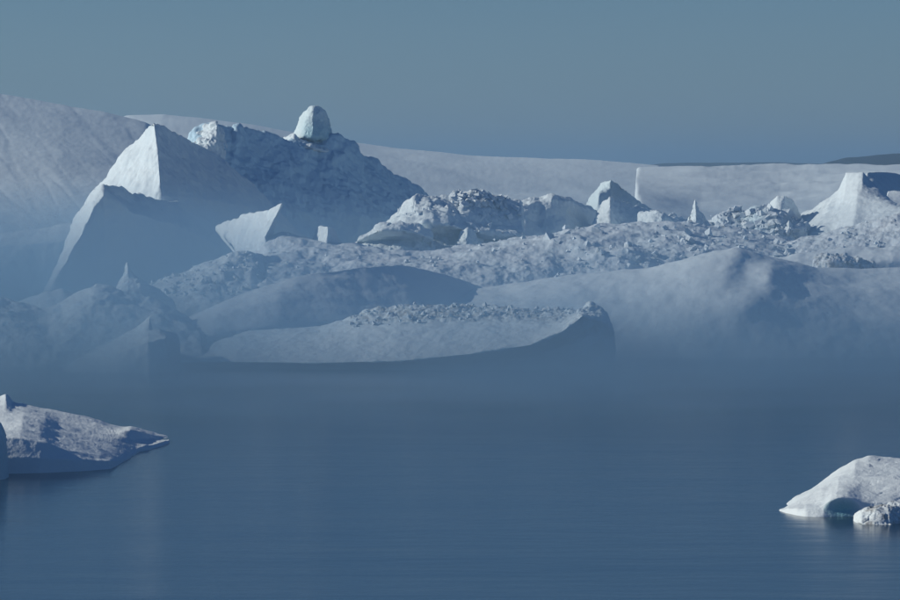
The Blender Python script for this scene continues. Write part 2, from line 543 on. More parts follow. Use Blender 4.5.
J_ = ice('iceberg', [
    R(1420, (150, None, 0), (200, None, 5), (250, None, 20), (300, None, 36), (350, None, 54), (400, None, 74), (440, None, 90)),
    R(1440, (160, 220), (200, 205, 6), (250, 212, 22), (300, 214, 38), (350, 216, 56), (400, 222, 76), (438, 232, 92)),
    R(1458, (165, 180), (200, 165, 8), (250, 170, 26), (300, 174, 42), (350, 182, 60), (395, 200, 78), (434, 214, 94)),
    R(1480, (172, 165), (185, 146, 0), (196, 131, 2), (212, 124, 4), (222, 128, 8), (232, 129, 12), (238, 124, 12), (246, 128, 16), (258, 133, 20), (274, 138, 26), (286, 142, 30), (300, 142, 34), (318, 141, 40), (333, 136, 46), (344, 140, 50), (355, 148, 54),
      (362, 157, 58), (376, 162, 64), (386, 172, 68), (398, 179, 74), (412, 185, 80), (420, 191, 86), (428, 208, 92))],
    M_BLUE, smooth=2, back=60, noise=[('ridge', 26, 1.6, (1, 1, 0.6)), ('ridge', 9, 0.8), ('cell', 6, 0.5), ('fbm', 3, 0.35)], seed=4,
    label='massive blue shaded iceberg bearing a rounded ice tower on its crest')
# its sunlit crag, tower and ledges
ice('crag', [R(1470, (190, 150), (197, 152), (206, 155), (216, 158), (224, 160, 8), (228, 160, 14)),
             R(1472, (190, 144, 8), (198, 140, 3), (208, 141), (217, 143, 0), (224, 148, 7), (228, 150, 14)),
             R(1477, (190, 140, 14), (200, 129, 8), (208, 125, 4), (217, 124, 0), (222, 130, 6), (226, 136, 14))],
    M_SNOW, smooth=1, step=0.7, back=14, bottom=44, noise=[('cell', 4, 1.1), ('ridge', 3, 0.5)], seed=6, parent=J_)
ice('ice_tower', [R(1526, (286, 146, 10), (292, 148, 5), (302, 149, 1), (313, 150, 0), (323, 150, 3), (332, 149, 10), (337, 147, 18)),
                  R(1515, (288, 140, 12), (295, 137, 6), (303, 137, 1), (313, 138, 0), (322, 138, 3), (330, 138, 10), (334, 139, 18)),
                  R(1516, (293, 134, 14), (298.5, 130, 7), (304, 128, 1), (313, 127, 0), (321, 127, 3), (328, 128, 9), (331.5, 131, 16)),
                  R(1518, (296, 130, 15), (300.5, 121, 8), (305, 118, 2), (313, 117, 0), (321, 117, 3), (327, 119, 8), (330.5, 124, 15)),
                  R(1522, (297.5, 127, 16), (300.5, 118.5, 10), (303, 113, 6), (307, 109, 3), (311, 106.8, 1), (315, 106.2, 1), (320, 107.5, 2), (324.5, 110.5, 5), (328, 115.5, 9), (330.5, 123, 14))],
    ice_material('tower_ice', (0.66, 0.80, 0.86), bump=0.25), smooth=14, step=0.5, back=14, bottom=46, noise=[('fbm', 6, 0.5), ('ridge', 5, 0.3), ('fbm', 2, 0.2)], seed=7, parent=J_,
    clear=lambda x, y: 0.75 * sstep(112, 135, y) * sstep(298, 308, x))
ice('ledge', [R(1514, (281, 146, 4), (290, 147), (300, 150), (312, 153), (325, 155, 5), (340, 157, 18)),
              R(1511, (281, 144, 6), (290, 143), (300, 145), (312, 148), (325, 151, 5), (340, 154, 20)),
              R(1516, (281, 142, 8), (286, 137, 4), (294, 133), (303, 140), (314, 144), (326, 147, 5), (340, 152, 20))],
    M_SNOW, smooth=2, step=0.7, back=8, bottom=46, noise=[('cell', 3, 0.7), ('fbm', 2, 0.3)], seed=9, parent=J_)

K_ = ice('ice_fin', [
    R(1270, (238, 256, 15), (240, 258, 13), (246, 258, 9), (254, 258, 4), (262, 256, -1), (268, 254, -1), (272, 254, 6), (278, 256, 14)),
    R(1276, (224, 238, 24), (233, 248, 17), (242, 248, 11), (252, 248, 5), (260, 243, -1), (265, 237, -2), (270, 240, 6), (276, 246, 14)),
    R(1284, (216, 228, 30), (229, 220, 23), (241, 215, 16), (256, 213, 8), (271, 208.5, 1), (282.5, 203.5, -2), (277, 215, 6), (271, 232, 14))],
    M_SNOW, smooth=1, step=0.6, back=12, bottom=20.5, pinch=1.0, noise=[('fbm', 8, 0.7), ('fbm', 2.5, 0.25)], seed=10, cat='ice fin',
    label='bright leaning triangular ice fin with a sharp tip, before the shaded massif')
ice('ice_block', [
    R(1272, (310, 256, 6), (318, 258, 2), (327, 258, 0), (336, 258, 10), (346, 258, 20)),
    R(1274, (313, 246, 7), (319, 244, 2), (327, 243, 0), (335, 243, 9), (344, 249, 19)),
    R(1276, (316, 229, 8), (320, 226.5, 4), (328, 227, 0), (333.5, 229, 5), (337, 234, 10), (342, 245, 18))],
    M_SNOW, smooth=1, step=0.5, back=7, bottom=12, noise=[('fbm', 4, 0.5), ('fbm', 1.5, 0.15)], seed=12, cat='ice block',
    label='small square white ice block on the rubble ridge right of the fin')

# ------------------------------------------------------------------ layered berg in the middle
M1 = ice('iceberg', [
    R(1330, (356, None, 30), (380, None, 18), (400, None, 10), (420, None, 4), (445, None, 2), (470, None, 8), (500, None, 16), (530, None, 26)),
    R(1340, (360, 262, 28), (380, 262, 16), (400, 262, 8), (420, 262, 3), (445, 262, 0), (470, 258, 6), (500, 254, 14), (528, 250, 24)),
    R(1352, (366, 244, 24), (384, 238, 12), (402, 236, 6), (420, 236, 4), (445, 238, 6), (470, 240, 10), (500, 240, 18), (526, 240, 26)),
    R(1350, (372, 236, 22), (386, 228, 10), (404, 224, 3), (424, 222, 0), (446, 224, 0), (470, 231, 4), (500, 234, 12), (524, 236, 22)),
    R(1362, (380, 230, 26), (394, 222, 14), (404, 217, 4), (426, 209, 2), (448, 213, 4), (472, 223, 8), (500, 226, 18), (522, 228, 24)),
    R(1376, (388, 227, 28), (399, 214, 16), (407, 201, 4), (416, 194.5, 0), (436, 197, 6), (460, 197, 12), (482, 196, 16), (500, 199, 20), (520, 202, 24))],
    M_SNOW, smooth=2, step=0.8, back=30, noise=[('ridge', 12, 0.9), ('cell', 7, 0.7), ('fbm', 3, 0.4)], seed=13,
    label='layered crumbling iceberg with stepped ledges in the centre, behind the rubble ridge')
ice('shelf', [
    R(1322, (354, 262, 12), (366, 262, 6), (380, 262, 2), (400, 262), (420, 262, 6), (436, 262, 14)),
    R(1330, (356, 244, 12), (368, 241, 6), (382, 240, 5), (400, 240, 5), (420, 242, 8), (434, 244, 14)),
    R(1328, (357, 241, 10), (369, 235, 3), (383, 229, 0), (400, 229, 0), (420, 234, 4), (432, 238, 12)),
    R(1338, (360, 239, 12), (370, 231.5, 4), (376, 226, 2), (386, 223.5, 2), (400, 222, 2), (420, 226, 6), (430, 232, 12))],
    M_SNOW, smooth=2, step=0.7, back=14, noise=[('cell', 5, 0.8), ('fbm', 2.5, 0.35)], seed=14, parent=M1)
ice('buttress', [
    R(1330, (446, 264, 14), (455, 264, 4), (466, 264), (477, 264, 8), (494, 264, 22)),
    R(1338, (449, 252, 14), (457, 249, 4), (466, 248), (476, 250, 8), (490, 255, 22)),
    R(1348, (453, 246, 14), (459, 237, 7), (463, 231, 4), (468, 229, 2), (474, 233, 6), (480, 240, 12), (488, 250, 20))],
    M_SNOW, smooth=12, step=0.6, back=18, bottom=8, noise=[('fbm', 6, 1.3), ('fbm', 2, 0.35)], seed=15, parent=M1)
rubble(M1, 260, lambda x, y: (x > 452) & (x < 505) & (y < 206), (0.4, 1.3), 16)
rubble(M1, 60, lambda x, y: (x > 400) & (x < 520) & (y < 240), (0.3, 0.9), 17)

N_ = ice('iceberg', [
    R(1392, (488, None, -4), (525, None, 2), (550, None, 12), (568, None, 18), (588, None, 32), (614, None, 50)),
    R(1402, (490, 248, -4), (525, 248, 2), (550, 248, 12), (568, 246, 18), (588, 246, 32), (610, 240, 50)),
    R(1416, (494, 226, -2), (525, 219, 4), (538, 221, 9), (550, 216, 11), (567, 215, 16), (586, 221, 31), (606, 223, 49)),
    R(1421, (498, 216, 0), (516, 207, 3), (530, 203.5, 5), (541, 203, 9), (552, 199, 10), (566, 201, 14), (573, 203, 18), (587, 209, 31), (605, 219, 48)),
    R(1432, (500, 212, 2), (516, 201.5, 2), (530, 199, 2), (540, 198, 4), (552, 194.5, 4), (565, 197, 8), (571, 199.5, 12), (586, 206, 26), (604, 217, 46))],
    M_SNOW, smooth=4, step=0.7, back=35, noise=[('ridge', 9, 0.7, (1, 1, 0.45)), ('fbm', 5, 0.5), ('fbm', 1.6, 0.12)], seed=18,
    label='rounded blue iceberg with a white snow lip, right of the layered berg')
O_ = ice('iceberg', [
    R(1450, (576, None, 22), (588, None, 12), (600, None, 0), (625, None, 20), (645, None, 34), (668, None, 48)),
    R(1458, (580, 232, 22), (590, 228, 12), (600, 222, 0), (625, 224, 20), (645, 226, 34), (662, 228, 48)),
    R(1468, (586, 208, 24), (592, 202, 12), (599, 196, 0), (622, 204, 20), (640, 212, 34), (656, 220, 46)),
    R(1476, (588, 205, 28), (594, 192, 16), (602, 184, 6), (611, 180, 0), (620, 186, 10), (636, 200, 28), (652, 210, 44))],
    M_SNOW, smooth=1, step=0.7, back=30, noise=[('ridge', 8, 0.7), ('fbm', 3, 0.3)], seed=19,
    label='small sharp blue peak with a sunlit left edge, left of the plateau edge',
    clear=lambda x, y: 0.25 + 0 * x)
ice('ice_wedge', [
    R(1420, (592, 238, 10), (604, 238, 2), (612, 238, 0), (635, 238, 14), (655, 238, 26), (670, 236, 34)),
    R(1424, (594, 222, 10), (603, 218, 3), (610, 212, 0), (632, 216, 14), (652, 218, 26), (668, 222, 34)),
    R(1430, (597, 213, 12), (604, 202, 5), (610, 197, 0), (628, 204, 12), (645, 209, 24), (662, 217, 33))],
    M_SNOW, smooth=1, step=0.7, back=18, bottom=14, noise=[('ridge', 6, 0.6), ('fbm', 4, 0.6), ('fbm', 1.6, 0.2)], seed=20, cat='ice wedge',
    label='low pinkish-white ice wedge at the foot of the small sharp peak')
ice('ice_wedge', [
    R(1400, (636, 240, 10), (650, 240, 2), (662, 240, 0), (680, 240, 12), (698, 240, 22)),
    R(1404, (640, 222, 10), (652, 219, 2), (662, 218, 0), (678, 219, 12), (694, 224, 22)),
    R(1410, (640, 213, 12), (652, 210.5, 4), (662, 213, 0), (676, 215, 10), (690, 222, 22))],
    M_SNOW, smooth=1, step=0.7, back=18, bottom=14, noise=[('ridge', 6, 0.7), ('fbm', 4, 0.7), ('fbm', 1.6, 0.2)], seed=21, cat='ice wedge',
    label='flat blue ice wedge between the small sharp peak and the white spike')
P_ = ice('ice_spike', [
    R(1316, (678, 240, 4), (688, 240, 0), (696, 240, -1), (706, 240, 4), (722, 240, 10)),
    R(1318, (682, 228, 4), (689, 227, 1), (696, 226, 0), (703, 227, 3), (716, 229, 8)),
    R(1320, (687, 222, 4), (691, 217, 2), (696, 214, 0), (700, 217, 2), (708, 223, 6)),
    R(1321, (692, 212, 2), (694, 203, 1), (695, 198.5, 0), (697.5, 206, 1), (701, 214, 3))],
    M_SNOW, smooth=1, step=0.6, back=4, bottom=18, noise=[('fbm', 4, 0.7), ('fbm', 1.5, 0.25)], seed=22, cat='ice spike',
    label='thin white ice spike standing on the rubble ridge left of the broken heap')

# ------------------------------------------------------------------ right-hand group
T_ = ice('ice_heap', [
    R(1312, (690, None, 6), (720, None, 0), (750, None, 2), (780, None, 0), (806, None, 8)),
    R(1322, (694, 236, 6), (720, 234), (750, 234, 2), (780, 230), (806, 228, 8)),
    R(1338, (698, 230, 6), (712, 222), (724, 214), (735, 210, 4), (745, 214, 2), (757, 209), (766, 207), (780, 212), (804, 222, 8))],
    M_RUBBLE, smooth=1, step=0.7, back=22, noise=[('cell', 6, 1.3), ('fbm', 6, 0.7), ('cell', 2.6, 0.45), ('fbm', 2, 0.25)], seed=23, cat='ice heap',
    label='jumbled heap of broken blue-white ice between the spike and the dome',
    clear=lambda x, y: 0.3 * sstep(735, 745, x) * (1 - sstep(760, 770, x)))
rubble(T_, 260, lambda x, y: (y < 240), (0.2, 1.1), 24)
U_ = ice('ice_dome', [
    R(1346, (756, 240, 10), (768, 240, 2), (782, 240, 0), (794, 240, 8), (806, 240, 20)),
    R(1352, (760, 222, 10), (768, 218, 2), (781, 218, 0), (793, 220, 8), (803, 224, 20)),
    R(1360, (764, 214, 14), (770, 202, 6), (777, 196.5, 1), (785, 195.5, 0), (793, 200, 8), (800, 214, 18))],
    M_SNOW, smooth=6, step=0.6, back=16, bottom=10, noise=[('fbm', 5, 0.4), ('fbm', 1.5, 0.1)], seed=25, cat='ice dome',
    label='small rounded ice dome with a white left side, left of the white peak')
Q_ = ice('iceberg', [
    R(1310, (766, None, 30), (790, None, 18), (815, None, 8), (840, None, 0), (853, None, -3), (872, None, -3), (900, None, -7), (940, None, -10)),
    R(1322, (770, 243, 30), (792, 238, 18), (815, 236, 8), (838, 232, 1), (853, 226, -3), (872, 226, -4), (900, 222, -10), (940, 222, -14)),
    R(1346, (774, 236, 34), (796, 226, 22), (816, 217, 12), (838, 207, 3), (857, 198, -2), (872, 200, -5), (896, 206, -14), (940, 212, -20)),
    R(1362, (778, 230, 38), (802, 214, 28), (818, 208, 20), (828, 199, 14), (838, 190, 8), (846, 172.5, 4), (863, 172, -2), (870, 180, -3), (882, 192, -8), (897, 204, -16), (940, 212, -22))],
    M_SNOW, smooth=2, step=0.8, back=45, noise=[('ridge', 14, 1.2, None, lambda x, y: 1 - sstep(825, 840, x)), ('fbm', 8, 0.4), ('fbm', 2, 0.1)], seed=26,
    label='brilliant white flat-topped iceberg peak near the right edge')
S_ = ice('iceberg', [
    R(1640, (845, None), (870, None), (900, None, 20), (940, None, 50)),
    R(1660, (850, 200), (870, 190), (900, 189, 20), (940, 190, 50)),
    R(1675, (856, 180), (868, 172), (885, 172, 14), (900, 174, 22), (940, 176, 50))],
    M_SNOW, smooth=2, back=40, noise=[('fbm', 12, 0.7), ('fbm', 3, 0.2)], seed=27,
    label='dark blue shaded flat iceberg behind the white peak at the right edge')
ice('ice_shelf', [
    R(1480, (884, 216, 10), (895, 216, 4), (910, 216), (940, 216)),
    R(1490, (886, 200, 10), (896, 203, 4), (910, 206), (940, 206)),
    R(1540, (888, 191, 10), (897, 191, 4), (910, 191), (940, 191))],
    M_SMOOTH, smooth=1, back=30, bottom=10, noise=[('fbm', 6, 0.3)], seed=28, cat='ice shelf',
    label='small lit snow shelf at the right edge below the dark flat iceberg')

# ------------------------------------------------------------------ rubble ridges
G_ = ice('ice_ridge', [
    R(1205, (205, None, -10), (262, None, -6), (330, None), (420, None), (500, None, 10), (600, None, 20), (700, None, 30), (800, None, 40), (880, None, 50)),
    R(1225, (210, 310, -8), (266, 285, -6), (330, 285), (420, 292), (500, 292, 10), (600, 290, 20), (700, 285, 25), (800, 275, 30), (870, 275, 40)),
    R(1245, (215, 298, -4), (270, 262, -4), (330, 262), (420, 266), (500, 262, 5), (560, 258, 10), (620, 252, 12), (700, 252, 15), (780, 254, 20), (865, 262, 30)),
    R(1262, (220, 290, -2), (245, 266, -4), (268, 250, -4), (300, 243), (330, 246), (380, 252), (420, 256), (450, 252), (490, 246, 5), (540, 238, 10), (580, 234, 12), (640, 236, 14), (700, 238, 15), (760, 240, 20), (800, 246, 24), (860, 258, 30)),
    R(1285, (222, 284, 0), (246, 258, -3), (266, 241, -3), (282, 233), (300, 237), (318, 241), (345, 243), (370, 249), (400, 252), (425, 253), (455, 249), (485, 244, 5), (515, 237, 8), (550, 232, 10), (575, 227, 12), (595, 223, 12), (640, 222.5, 14), (672, 223, 14), (700, 225, 15), (740, 228, 18), (775, 235, 20), (800, 242, 24), (855, 256, 30))],
    M_RUBBLE, smooth=6, step=0.8, back=22, noise=[('fbm', 14, 1.0), ('fbm', 6.0, 0.55), ('cell', 2.4, 0.14, None, lambda x, y: 0.15 + 0.85 * sstep(560, 660, x)), ('fbm', 2.0, 0.16)], seed=29,
    dirt=lambda x, y: 0.15 + 0 * x, cat='ice ridge',
    label='long rubbly grey-white pressure ridge crossing the middle of the ice field')
rubble(G_, 320, lambda x, y: (y < 285) & (x > 270) & (x + 4 * y < 2200), (0.1, 0.42), 30)
rubble(G_, 45, lambda x, y: (y < 262) & (x > 540) & (x < 790), (0.5, 1.3), 131)
rubble(G_, 200, lambda x, y: (y < 270) & (x > 560), (0.15, 0.7), 130)
G2 = ice('ice_ridge', [
    R(1258, (770, None), (800, None), (840, None), (880, None), (940, None)),
    R(1266, (778, 262), (800, 260), (840, 258), (880, 254), (940, 250)),
    R(1276, (782, 250), (804, 244), (840, 238), (880, 234), (940, 228)),
    R(1288, (786, 244), (808, 236), (832, 229), (856, 224), (880, 219), (900, 215), (940, 210))],
    M_RUBBLE, smooth=4, step=0.7, back=24, noise=[('fbm', 10, 0.9), ('fbm', 4, 0.35), ('cell', 2.0, 0.16), ('fbm', 1.4, 0.1)], seed=31,
    dirt=lambda x, y: 0.3 + 0 * x, cat='ice ridge',
    label='rubbly ice ridge at the right edge in front of the white peak')
rubble(G2, 160, lambda x, y: (y < 262), (0.1, 0.45), 32)
# low shelf under it with a dirty strip
ice('snow_bank', [
    R(1236, (770, None), (830, None), (880, None), (940, None)),
    R(1242, (774, 268), (830, 262), (880, 260), (940, 258)),
    R(1254, (778, 258), (800, 253), (850, 248), (900, 246), (940, 244))],
    M_SMOOTH, smooth=6, back=20, noise=[('fbm', 10, 0.5), ('fbm', 3, 0.15)], seed=33, cat='snow bank',
    label='smooth pale snow bank below the rubbly ridge at the right edge')
B2 = ice('ice_rubble_strip', [
    R(1232, (812, 272, 4), (830, 272), (850, 272), (876, 272, 4)),
    R(1232, (814, 262, 4), (830, 261), (850, 262), (874, 265, 4)),
    R(1236, (816, 257, 4), (826, 254), (845, 255), (860, 258), (872, 262, 4))],
    M_RUBBLE, smooth=1, step=0.6, back=6, bottom=14, noise=[('cell', 2.2, 0.9), ('cell', 1.1, 0.4)], seed=34, cat='ice rubble',
    dirt=lambda x, y: 0.9 + 0 * x, label='short strip of dirty broken ice on the right snow hill')

# ------------------------------------------------------------------ nearer snow hills
ice('snow_hill', [
    R(1172, (420, None, 20), (520, None, 10), (620, None, 4), (700, None), (760, None), (830, None, 4), (940, None, 10)),
    R(1176, (424, 350, 20), (520, 348, 10), (620, 348, 4), (700, 348), (760, 348), (830, 346, 4), (940, 345, 10)),
    R(1184, (430, 310, 20), (520, 318, 10), (620, 318, 6), (690, 312), (745, 302, 0), (800, 312, 4), (860, 318, 7), (940, 318, 10)),
    R(1200, (440, 296, 20), (520, 296, 12), (600, 290, 8), (680, 282), (725, 268, 2), (746, 273, 3.5), (770, 270, 0), (800, 284, 4), (860, 290, 9), (940, 292, 12)),
    R(1214, (450, 292, 14), (520, 284, 8), (600, 276, 6), (650, 268, 4), (690, 260), (715, 254), (738, 250), (764, 258, 2), (790, 264, 4), (815, 272, 7), (860, 278, 10), (940, 282, 12)),
    R(1221, (452, 291, 14), (520, 283, 8), (600, 274, 6), (650, 265, 4), (690, 257), (715, 250), (736, 246.5), (764, 255, 2), (790, 260, 4), (815, 266, 7), (860, 268, 9), (940, 270, 11))],
    M_SMOOTH, smooth=40, step=1.0, back=30, noise=[('fbm', 26, 0.8), ('fbm', 9, 0.3), ('fbm', 3, 0.07)], seed=35, cat='snow hill',
    label='broad smooth snow hill at right, its foot lost in blue mist')
E_ = ice('snow_mound', [
    R(1128, (150, None, 0), (215, None, 8), (280, None, 20), (360, None, 38), (420, None, 52), (480, None, 68), (560, None, 88)),
    R(1134, (155, 345, 0), (215, 334, 8), (280, 326, 20), (360, 322, 38), (420, 320, 52), (480, 322, 68), (550, 330, 86)),
    R(1148, (160, 338, 0), (216, 312, 8), (280, 298, 20), (350, 293, 37), (410, 292, 51), (470, 304, 66), (540, 318, 84)),
    R(1164, (165, 332, 0), (200, 312, 4), (230, 297, 9), (260, 286, 15), (300, 275, 23), (350, 267, 34), (400, 264.5, 47), (430, 270, 55), (470, 284, 66), (505, 297, 76), (535, 312, 82))],
    M_SMOOTH, smooth=24, back=30, noise=[('fbm', 20, 0.6), ('fbm', 6, 0.15), ('fbm', 2, 0.05)], seed=36, cat='snow mound',
    label='smooth rounded mound with a blue shaded right flank, centre left')
F_ = ice('snow_mound', [
    R(1196, (100, None, 10), (160, None, 4), (220, None), (270, None, 6), (320, None, 22), (380, None, 40)),
    R(1204, (106, 308, 10), (160, 306, 4), (220, 304), (270, 304, 6), (320, 304, 22), (375, 306, 40)),
    R(1218, (114, 298, 10), (150, 290, 4), (200, 282), (250, 280, 4), (300, 284, 20), (360, 296, 40)),
    R(1236, (122, 296, 4), (140, 290, 2), (160, 281, 0), (185, 270, 0), (205, 262, 0), (228, 254, 0), (258, 251, 4), (280, 256, 12), (300, 265, 22), (330, 280, 34), (355, 290, 42))],
    M_SNOW, smooth=5, step=0.8, back=26, noise=[('fbm', 12, 1.0), ('fbm', 5, 0.4), ('cell', 3, 0.18), ('fbm', 2, 0.12)], seed=37, cat='snow mound',
    dirt=lambda x, y: 0.25 * sstep(262, 275, y),
    label='lumpy snow mound below the bright fin with a blue shaded right side')
rubble(F_, 160, lambda x, y: (y < 296) & (x > 150) & (x < 262), (0.2, 0.6), 38)
ice('ice_spike', [
    R(1186, (108, None, 6), (118, None), (128, None), (146, None), (180, None, 6)),
    R(1190, (111, 303, 6), (119, 301), (128, 300), (145, 300), (174, 301, 6)),
    R(1195, (116, 292, 6), (121.5, 284), (128, 279), (139, 283, 0), (160, 289, 5)),
    R(1198, (121, 281, 5), (124.5, 270, 1), (127.3, 261), (131, 271, 0), (139, 280, 2))],
    M_SNOW, smooth=1, step=0.6, back=8, noise=[('fbm', 5, 0.7), ('fbm', 1.8, 0.2)], seed=39, cat='ice spike',
    label='misty pointed ice spike below the blue wedge iceberg at left')

# ------------------------------------------------------------------ front row in the mist
A_ = ice('iceberg', [
    R(1110, (170, None, 18), (240, None, 8), (320, None, 2), (400, None, -2), (470, None, -2), (530, None, 0), (570, None, 2), (590, None, 4), (606, None, 14), (613, None, 26)),
    R(1108, (172, 366, 18), (240, 366, 8), (320, 367, 2), (400, 366, -2), (470, 363, -2), (530, 357, 0), (566, 345, 2), (586, 336, 4), (606, 338, 14), (612, 342, 26)),
    R(1103, (174, 362, 18), (240, 362, 8), (320, 363, 2), (400, 361, -2), (470, 354, -3), (530, 345, -2), (562, 332, 0), (582, 316, 2), (604, 322, 14), (611, 332, 26)),
    R(1118, (178, 356, 17), (205, 350, 13), (240, 345, 8), (320, 342, 2), (400, 334, 0), (470, 330, 0), (520, 326, 0), (558, 320, 2), (580, 314, 2), (602, 314, 14), (610, 326, 26)),
    R(1128, (180, 354, 16), (210, 344, 12), (240, 337, 8), (320, 332, 2), (375, 322), (420, 317), (470, 317), (520, 316, 0), (556, 314, 2), (579, 311, 2), (600, 311, 14), (609.5, 323, 24)),
    R(1140, (182, 352, 14), (215, 341, 10), (250, 331, 6), (320, 326, 2), (350, 318), (370, 310), (395, 305), (430, 305), (470, 306), (510, 308), (535, 311), (556, 309, 2), (572, 313, 1), (582, 310, 1), (586, 307, 1), (591, 304, 2), (597, 308, 6), (604, 313, 14), (609, 320, 22))],
    M_SNOW, smooth=2, step=0.8, back=20,
    noise=[('fbm', 9, 0.35), ('cell', 3.0, 0.6, None, box(345, 575, 300, 318, 4)), ('cell', 1.4, 0.3, None, box(300, 600, 300, 322, 4)), ('fbm', 2.5, 0.3, None, box(300, 600, 300, 322, 4)), ('ridge', 5, 0.7, None, lambda x, y: sstep(550, 585, x)), ('fbm', 6, 0.8, None, lambda x, y: sstep(560, 590, x)), ('fbm', 2.2, 0.12)], seed=40,
    dirt=lambda x, y: 0.85 * sstep(340, 370, x) * (1 - sstep(318, 326, y)) * (1 - sstep(560, 575, x)),
    label='low front iceberg with a grey dirty rubble rim and a dark hooked end')
rubble(A_, 300, lambda x, y: (y < 330) & (y > 303) & (x > 345) & (x < 572) & (y < 330 - 0.08 * (x - 345)), (0.12, 0.5), 41)
ice('iceberg', [
    R(1090, (60, None, 8), (90, None, 2), (120, None, -2), (150, None, -3), (168, None, 0), (182, None, 8)),
    R(1094, (66, 368, 8), (90, 364, 2), (120, 352, -2), (148, 342, -3), (166, 338, 0), (180, 346, 8)),
    R(1104, (72, 362, 10), (95, 352, 4), (122, 340, 0), (145, 331, -1), (160, 328, 1), (178, 336, 9)),
    R(1110, (80, 358, 12), (100, 346, 6), (122, 335, 2), (138, 326, 1), (150, 316, 0), (153, 330, 1), (168, 332, 4), (177, 334, 9))],
    M_SNOW, smooth=1, step=0.8, back=14, noise=[('fbm', 8, 0.4), ('fbm', 2, 0.15)], seed=42,
    label='dark low prow-shaped iceberg in the mist, left of the dirty-rimmed berg')
ice('iceberg', [
    R(1120, (-40, None), (10, None), (60, None), (110, None), (160, None), (205, None)),
    R(1128, (-40, 345), (10, 346), (60, 348), (110, 345), (160, 345), (202, 350)),
    R(1140, (-40, 316), (10, 322), (50, 330), (80, 318), (115, 320), (160, 322), (200, 334)),
    R(1156, (-40, 292), (0, 296), (20, 304), (45, 310), (62, 302), (80, 289), (98, 284), (120, 290), (160, 302), (198, 326))],
    M_SNOW, smooth=5, back=22, noise=[('fbm', 14, 1.0), ('ridge', 7, 0.5), ('fbm', 2.5, 0.15)], seed=43,
    label='faint mist-covered iceberg at the left edge with a gentle double crest')
ice('iceberg', [
    R(1170, (-30, None), (20, None), (50, None), (80, None), (110, None)),
    R(1180, (-30, 318), (20, 315), (50, 306), (80, 304), (106, 310)),
    R(1190, (-30, 300), (20, 302), (40, 294), (62, 288), (80, 293), (102, 300))],
    M_SNOW, smooth=4, back=18, noise=[('fbm', 10, 0.6), ('fbm', 3, 0.2)], seed=44,
    label='half-hidden low iceberg in the mist under the blue wedge iceberg')
ice('snow_bank', [
    R(1700, (-40, None), (20, None), (60, None), (100, None)),
    R(1710, (-40, 246), (20, 244), (60, 240), (96, 240)),
    R(1740, (-40, 238), (0, 233), (40, 229), (66, 224), (84, 221), (94, 226))],
    M_SMOOTH, smooth=4, back=40, noise=[('fbm', 14, 0.6), ('fbm', 4, 0.2)], seed=45, cat='snow bank',
    label='pale low snow bank at the left edge under the broad snow slope')
ice('ice_block', [
    R(1278, (519, 244, 2), (522, 244), (526, 244, 1), (529, 244, 3)),
    R(1279, (519.5, 239, 2), (522, 238.5), (526, 239, 1), (528, 240, 3)),
    R(1280, (520, 238, 2), (522.5, 235.5), (525, 236, 1), (527, 239, 3))],
    M_SNOW, smooth=0, step=0.5, back=2, bottom=22, cat='ice block', label='tiny white ice block on the crest of the pressure ridge below the rounded berg')

# ------------------------------------------------------------------ near floating ice
D0 = 45 * 5000 / (470 - 167.0)
near_l = ice('ice_floe', [
    R(728, (-40, None, 4), (0, None, 4), (40, None, 6), (80, None, 10), (112, None, 16), (122, None, 30), (140, None, 60), (160, None, 74), (169, None, 84)),
    R(729, (-40, 458, 4), (0, 458, 4), (40, 458, 6), (80, 460, 10), (110, 461, 16), (121, 461, 30), (140, 450, 60), (160, 446, 74), (169, 443, 84)),
    R(732, (-40, 436, 4), (0, 436, 4), (20, 437, 5), (45, 443, 6), (70, 451, 10), (100, 456, 16), (118, 457, 28), (136, 448.5, 56), (158, 443, 72), (169.5, 440, 84)),
    R(754, (-40, 428, 4), (0, 428, 4), (22, 424, 5), (40, 428, 6), (55, 435, 8), (75, 441, 8), (98, 446, 12), (114, 446, 22), (128, 441, 40), (152, 438.5, 66), (168.5, 438, 78)),
    R(792, (-40, 416), (0, 414), (24, 414), (45, 418), (60, 425), (80, 430), (100, 434), (116, 433, 8), (130, 430, 14), (150, 434, 30), (168, 437.5, 42)),
    R(834, (-40, 396), (0, 397), (6, 394), (12, 402), (40, 408), (70, 413), (95, 418), (110, 424), (122, 427), (131, 426.5, 2), (150, 431, 4), (167, 436, 6))],
    M_NEAR, smooth=3, step=0.8, back=24, noise=[('fbm', 9, 0.2), ('fbm', 4, 0.14, None, lambda x, y: 1 - sstep(440, 456, y)), ('cell', 1.6, 0.05, None, lambda x, y: 1 - sstep(438, 454, y)), ('fbm', 1.0, 0.04)], seed=46, cat='ice floe',
    label='flat snow-covered ice floe with a blue shaded front, near water at left')
ice('ice_boulder', [
    R(716, (-30, None, 8), (-16, None), (-6, None), (3, None, 3), (8, None, 8)),
    R(718, (-30, 440, 8), (-16, 436), (-6, 436), (3, 440, 3), (7.5, 446, 8)),
    R(722, (-30, 424, 8), (-16, 416), (-6, 417), (2, 423, 3), (6.5, 434, 8))],
    M_NEAR, smooth=5, step=0.7, back=8, noise=[('fbm', 5, 0.3)], seed=47, cat='ice boulder', clear=lambda x, y: 0.3 + 0 * x,
    label='dark blue rounded ice lump cut by the left picture edge before the floe')
_hx = (780, 788, 797, 806, 815, 824, 830, 836, 842, 848, 854, 862, 875, 890, 940)
_hd = (12, 8, 4.6, 2.6, 2.0, 1.9, 2.2, 2.5, 2.7, 2.9, 3.1, 3.4, 3.8, 4, 8)          # the hollow is where the foot draws back
